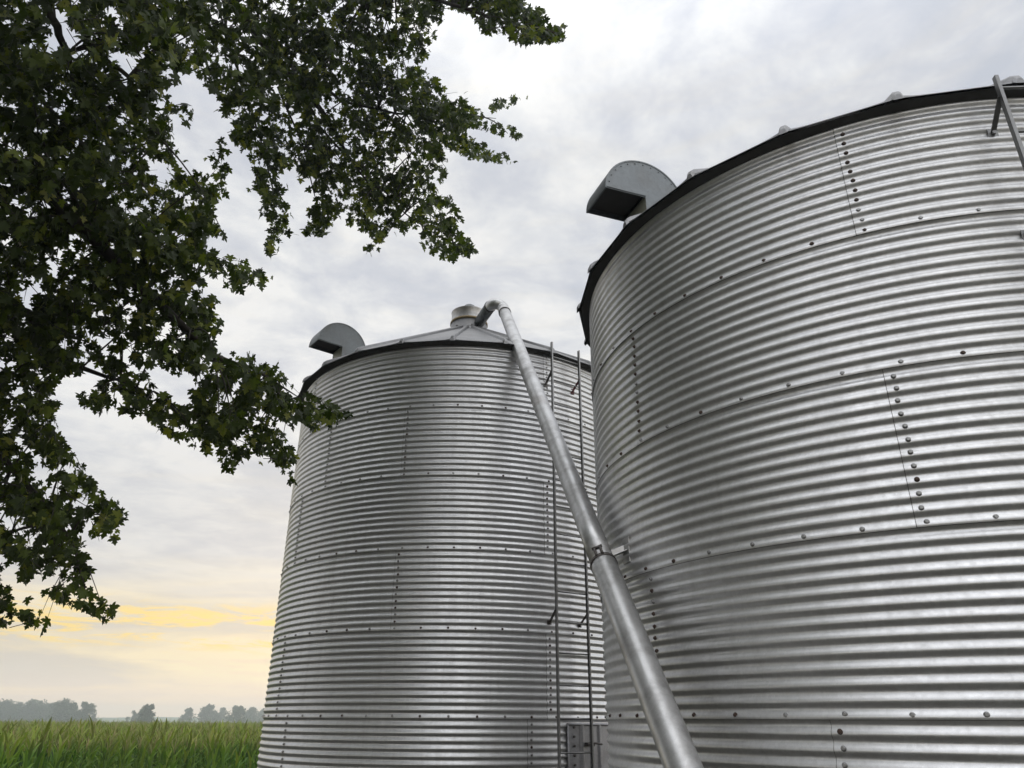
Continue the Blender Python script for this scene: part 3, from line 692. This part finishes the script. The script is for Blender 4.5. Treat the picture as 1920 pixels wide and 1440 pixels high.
LIMBS = [  # first points outside the picture, then through it
 (4.6, [(-120, 200, 6.6), (20, 305, 6.1), (75, 350, 6.0), (120, 395, 6.0), (165, 435, 6.0), (240, 520, 6.2), (330, 600, 6.4), (400, 665, 6.6), (470, 690, 6.9), (560, 745, 7.2)], .055),
 (6.8, [(-60, 20, 6.6), (5, 85, 6.2), (45, 140, 6.1), (90, 200, 6.2), (150, 260, 6.3)], .035),
 (8.0, [(60, -120, 6.0), (85, 0, 5.9), (105, 50, 5.9), (125, 100, 6.0), (142, 145, 6.1), (170, 210, 6.2)], .036),
 (8.4, [(100, -100, 6.6), (130, 20, 6.6), (165, 75, 6.7), (195, 110, 6.7), (240, 140, 6.8), (252, 190, 6.8), (265, 205, 6.8), (300, 260, 7.0)], .024),
 (8.8, [(330, -120, 8.0), (440, 10, 8.2), (480, 60, 8.4), (520, 110, 8.5), (565, 165, 8.7), (610, 215, 8.9), (650, 290, 9.1), (700, 360, 9.3)], .050),
 (8.8, [(480, 40, 8.5), (560, 130, 8.8), (640, 190, 9.2), (740, 214, 9.5), (800, 210, 9.7), (870, 214, 10.1), (930, 222, 10.5)], .030),
 (4.2, [(-140, 470, 6.8), (0, 560, 6.4), (55, 590, 6.3), (85, 630, 6.3), (130, 680, 6.4), (195, 705, 6.4), (290, 735, 6.5)], .040),
 (3.8, [(-160, 760, 6.8), (0, 850, 6.4), (70, 930, 6.3), (130, 1010, 6.2), (160, 1100, 6.1)], .030),
 (9.2, [(560, -140, 8.4), (700, -20, 8.4), (820, 0, 8.3), (900, 25, 8.0), (980, 55, 7.8), (1040, 62, 7.6)], .022),
 (8.6, [(540, 110, 8.7), (600, 240, 9.0), (690, 330, 9.2), (760, 400, 9.3), (850, 460, 9.3)], .022),
 (8.5, [(420, 60, 8.2), (470, 200, 8.6), (505, 320, 8.9), (520, 430, 9.2)], .018),
 (8.5, [(520, 160, 8.6), (570, 280, 8.9), (600, 400, 9.1)], .016),
]
limb_pts = []
for i, (z0, pts, r0_) in enumerate(LIMBS):
    ps = [U(*p) for p in pts]
    if pts[0][0] < 350 and (pts[0][0] < 0 or pts[0][1] < 0) or pts[0][1] < -100: ps = [Vector(TRUNK)+Vector((0, 0, z0))]+ps
    # smooth the path a little and give it natural kinks
    sm = []
    for a, b_ in zip(ps, ps[1:]):
        nseg = 3 if (b_-a).length < 1.5 else 6
        for k in range(nseg):
            t = k/nseg; j = .012*(1 if (b_-a).length < 1.5 else 4)
            sm.append(a.lerp(b_, t)+Vector([random.uniform(-j, j) for _ in range(3)]))
    sm.append(ps[-1]); nn = len(sm)
    r0_ *= .6; root_r = r0_*(2.6 if ps[0].x < -6 else 1)
    rs_ = [root_r*(1-k/(nn-1))**.8+.004 for k in range(nn)]
    MB().tube([TV(p) for p in sm], rs_, 10).build('branch', bark, maple)
    limb_pts += [p for p in sm if (p-EYE).dot(fw) > 3 and (p-EYE).dot(rr) > -6.5]
LP = np.array([tuple(p) for p in limb_pts])
# twigs
tw_m = MB(); cnt = 0
lpx, lpy, _ = project(LP)
for i in range(len(c0)):
    a = c0[i]-tw[i]*ln_[i]*.55; b_ = c0[i]+tw[i]*ln_[i]*.55
    q = np.array([a, (a+b_)/2, b_]); x_, y_, _ = project(q)
    if inside(x_, y_).all() and i % 2 == 0:
        tw_m.tube([TV(a), TV((a+b_)/2+rng.normal(0, .01, 3)), TV(b_)], [.004, .003, .0015], 3, caps=False)
    if i % 5 == 0:
        d = np.linalg.norm(LP-a, axis=1); j = int(d.argmin())
        if d[j] < 1.9:
            ts = np.linspace(0, 1, 7)[:, None]; sg = LP[j]*(1-ts)+a*ts; sg = sg+np.sin(ts*pi)*np.array([0, 0, .08*d[j]])
            x_, y_, _ = project(sg)
            if inside(x_, y_).all():
                tw_m.tube([TV(p) for p in sg], list(np.linspace(.010, .004, 7)), 4, caps=False); cnt += 1
tw_m.build('twigs', bark, maple)

# ------------------------------------------------------------------ corn field
def blade(L, wd, a0, droop, az, z0, seg=4):
    V = []; F = []; r = 0; z = z0; e = a0
    for i in range(seg+1):
        t = i/seg; w_ = wd*(1-t)**.7*(.55+1.2*t if t < .35 else 1)*.5+.001
        ca, sa_ = cos(az), sin(az)
        for s_ in (-1, 0, 1):
            V.append((ca*r-sa_*s_*w_, sa_*r+ca*s_*w_, z+(abs(s_)*w_*.45)))
        r += L/seg*cos(e); z += L/seg*sin(e); e -= droop/seg
    for i in range(seg):
        for k in (0, 1): F.append((i*3+k, i*3+k+1, i*3+k+4, i*3+k+3))
    return V, F
def corn_plant(seed, low=True):
    rd = random.Random(seed); V = []; F = []; MI = []; H = 2.05
    def add(v, f, mi):
        o = len(V); V.extend(v); F.extend([tuple(o+i for i in q) for q in f]); MI.extend([mi]*len(f))
    sv = []; sf = []
    for k, (z, r) in enumerate(((0 if low else .8, .014), (1.75, .008))):
        for j in range(4): sv.append((r*cos(j*pi/2), r*sin(j*pi/2), z))
    for j in range(4): sf.append((j, (j+1) % 4, 4+(j+1) % 4, 4+j))
    add(sv, sf, 0); az = rd.uniform(0, 6.28); nl = 13
    for k in range(nl):
        z = .15+1.60*k/(nl-1); az += pi+rd.uniform(-.5, .5)
        if not low and z < .75: continue
        up_ = k/(nl-1); L = (.85-.35*up_)*rd.uniform(.8, 1.1)
        v, f = blade(L, .092, 1.15+.25*up_+rd.uniform(-.15, .15), 1.8-.9*up_+rd.uniform(-.3, .3), az, z); add(v, f, 0)
    for k in range(6):
        a = rd.uniform(0, 6.28); v, f = blade(rd.uniform(.20, .36) if k else .46, .013, (1.15 if k else 1.5), .5, a, 1.74+.02*k, 2); add(v, f, 1)
    return np.array(V), np.array(F), np.array(MI)
VV = []; FF = []; MM = []; off_ = 0
varn = [corn_plant(s) for s in range(6)]; varl = [corn_plant(s+20, False) for s in range(5)]
xs = np.arange(-80, 12, .19); ys = np.arange(6, 125, .76)
gx, gy = np.meshgrid(xs, ys); gx = gx.ravel()+rng.normal(0, .03, gx.size); gy = gy.ravel()+rng.normal(0, .03, gy.size)
dd = np.hypot(gx, gy); azg = np.degrees(np.arctan2(gx, gy)); pd = paddist(gx, gy)
kp = (pd > 11) & (azg > -40) & (azg < -12) & (dd < 115)
kp &= (dd < 42) | (rng.random(len(gx)) < .6)
gx, gy, dd = gx[kp], gy[kp], dd[kp]; gz = terrain(gx, gy)
print('corn plants', len(gx))
idx = rng.integers(0, 5, len(gx))
for near, vs in ((True, varn), (False, varl)):
    for k, (v, f, mi) in enumerate(vs):
        s_ = ((dd < 30) == near) & ((idx == k) if k < 5 else False)
        if not np.any(s_): continue
        n = int(np.sum(s_)); th = rng.uniform(0, 2*pi, n); sc = rng.uniform(.93, 1.05, n)+.10*(rng.random(n) < .12); tl = rng.normal(0, .05, (n, 2))
        Rm = np.zeros((n, 3, 3)); Rm[:, 0, 0] = np.cos(th); Rm[:, 0, 1] = -np.sin(th); Rm[:, 1, 0] = np.sin(th); Rm[:, 1, 1] = np.cos(th); Rm[:, 2, 2] = 1
        Rm[:, 0, 2] = tl[:, 0]+.03; Rm[:, 1, 2] = tl[:, 1]; Rm *= sc[:, None, None]
        V3, F3 = bake(v, f, Rm, np.stack([gx[s_], gy[s_], gz[s_]-.02], 1))
        VV.append(V3); FF.append(F3+off_); off_ += len(V3); MM.append(np.tile(mi, n))
me = mesh_np('corn_field', np.concatenate(VV), np.concatenate(FF), np.concatenate(MM), smooth=False)
mc, g, b = newmat('corn_leaf'); ge = g.n('ShaderNodeNewGeometry')
tcc = g.n('ShaderNodeTexCoord'); sz = g.n('ShaderNodeSeparateXYZ'); g.l(tcc.outputs['Object'], sz.inputs[0]); pn = g.noise(tcc.outputs['Object'], .35, 3, .5)
cr = g.ramp(ge.outputs['Random Per Island'], [(0, (.018, .060, .005)), (.45, (.070, .18, .010)), (.85, (.18, .30, .02)), (1, (.22, .26, .035))])
cr = g.mix(g.mr(pn, .4, .65, 0, .45), cr, (.13, .18, .02)); cr = g.mix(g.mr(sz.outputs[2], .95, 1.35, 0, .38), cr, (.26, .23, .05)); g.l(cr, b.inputs['Base Color']); b.inputs['Roughness'].default_value = .6; b.inputs['Specular IOR Level'].default_value = .25
tr = g.n('ShaderNodeBsdfTranslucent'); g.l(g.mix(1., cr, (1.3, 1.5, .6), 'MULTIPLY'), tr.inputs[0])
mx_ = g.n('ShaderNodeMixShader'); mx_.inputs[0].default_value = .25; g.l(b.outputs[0], mx_.inputs[1]); g.l(tr.outputs[0], mx_.inputs[2]); g.l(mx_.outputs[0], mc.node_tree.nodes['Material Output'].inputs[0])
corn = link('corn_field', me, [mc, plain('tassel', (.27, .23, .09), .8, 0, 5, .3)])
tag(corn, 'dense green corn field with tan tassels below the far treeline', 'corn field', kind='stuff')

# ------------------------------------------------------------------ distant trees
mt_, g, b = newmat('far_foliage'); ge = g.n('ShaderNodeNewGeometry')
g.l(g.ramp(ge.outputs['Random Per Island'], [(0, (.018, .035, .014)), (1, (.05, .08, .028))]), b.inputs['Base Color']); b.inputs['Roughness'].default_value = .8
qv = [(-.5, -.35, 0), (.5, -.4, .1), (.45, .4, 0), (-.4, .5, .12), ]; qf = [(0, 1, 2, 3)]
def far_tree(name, label, x, D, h, wd, seed, lobes=9, group='trees along the far edge of the fields'):
    rg = np.random.default_rng(seed); X = D*sin(math.atan((x-960)/FPX/cos(PITCH+0.0)*.88)); 
    # bearing of that image column at the horizon
    t = (x-960)/FPX; dv = rrn*t+uun*((720-1352)/FPX)+fwn; dv = dv/np.hypot(dv[0], dv[1]); px_, py_ = dv[0]*D, dv[1]*D
    z0 = -.72
    root = empty(name, (px_, py_, z0), label, 'tree', group)
    Pn = []
    for k in range(lobes*2):
        a = rg.uniform(0, 2*pi); rr2 = rg.uniform(.05, .46)*wd; fz = (k+.5)/lobes/2; cz = h*(.18+.66*fz); rr2 *= (1.15-.75*fz); lr = wd*rg.uniform(.10, .24)*(1.2-.6*fz)
        u_ = rg.normal(0, 1, (120, 3)); u_ /= np.linalg.norm(u_, axis=1, keepdims=True); u_ *= rg.uniform(.35, 1.2, (120, 1))
        Pn.append(np.array([rr2*cos(a), rr2*sin(a), cz])+u_*np.array([lr, lr, lr*.9]))
    Pn = np.concatenate(Pn); Pn = Pn[Pn[:, 2] < h]
    n = len(Pn); V3, F3 = bake(qv, qf, frames(rg.normal(0, 1, (n, 3)), rg.normal(0, 1, (n, 3)), rg.uniform(.3, .65, n)*h/11), Pn)
    link('crown', mesh_np('crown', V3, F3, smooth=False), mt_, root)
    m = MB(); m.tube([(0, 0, 0), (.05, 0, h*.25), (-.05, .1, h*.5), (0, 0, h*.72)], [.035*h*.7, .025*h*.7, .02*h*.7, .008*h], 8)
    for k in range(4):
        a = rg.uniform(0, 6.28); m.tube([(0, 0, h*.3), (cos(a)*wd*.15, sin(a)*wd*.15, h*.5), (cos(a)*wd*.28, sin(a)*wd*.28, h*.62)], [.012*h, .008*h, .003*h], 6)
    m.build('trunk', bark, root)
FT = [(-30, 1320, 34, 430, 'hazy round tree at the far left edge of the horizon wood'), (6, 1319, 34, 440, 'hazy treetop at the left frame edge of the horizon wood'),
 (26, 1322, 26, 460, 'small hazy tree second along the wood on the left horizon'), (46, 1321, 28, 450, 'pale hazy tree with low top inside the horizon wood'),
 (61, 1317, 30, 440, 'hazy tree with a rounded top in the middle of the horizon wood'), (80, 1322, 26, 460, 'low hazy tree right of the wood middle'), (94, 1323, 26, 450, 'low hazy tree just left of the big dark wood end tree'),
 (111, 1316, 30, 380, 'tall wide hazy tree near the right end of the horizon wood'), (129, 1319, 26, 380, 'hazy tree closing the right end of the horizon wood'),
 (157, 1321, 26, 360, 'round tree standing just right of the wood gap'), (174, 1340, 12, 380, 'tiny bush right of the round tree beside the wood'),
 (248, 1334, 17, 400, 'small low tree left of the lone dark tree in mid horizon'), (273, 1322, 25, 280, 'lone darker pointed tree in the middle of the open horizon'),
 (351, 1327, 19, 420, 'small round hazy tree right of the open field gap'), (388, 1322, 30, 420, 'wide flat topped hazy tree in the right horizon group'),
 (414, 1327, 20, 470, 'pale small tree between two bigger hazy trees'), (444, 1323, 29, 350, 'darker broad tree in the right horizon group'),
 (470, 1326, 26, 450, 'pale hazy tree beside the bin wall on the horizon'), (492, 1328, 26, 470, 'pale hazy tree half hidden behind the far bin edge'), (515, 1327, 26, 460, 'hazy horizon tree hidden behind the far bin')]
for i, (x, ty_, wpx, D, lb) in enumerate(FT[:-1]):
    h = (1350-ty_)/FPX*D*(.90 if i < 9 else .98)+1.67+.72; far_tree('tree', lb, x, D, h, wpx/FPX*D*(1.7 if i < 9 else 1.3), 100+i, lobes=14 if wpx > 20 else 9)

# ------------------------------------------------------------------ haze
hb = MB(); hb.box((0, 0, 5.9), (1800, 1800, 18.2)); hz_ = hb.build('haze', [])
mh = bpy.data.materials.new('haze_air'); mh.use_nodes = True; nth = mh.node_tree; nth.nodes.clear()
ho = nth.nodes.new('ShaderNodeOutputMaterial'); pv = nth.nodes.new('ShaderNodeVolumePrincipled')
pv.inputs['Color'].default_value = (.80, .91, .97, 1); pv.inputs['Density'].default_value = .0014; pv.inputs['Anisotropy'].default_value = .55
nth.links.new(pv.outputs[0], ho.inputs['Volume']); hz_.data.materials.append(mh); tag(hz_, kind='stuff')
hz_.display_type = 'WIRE'
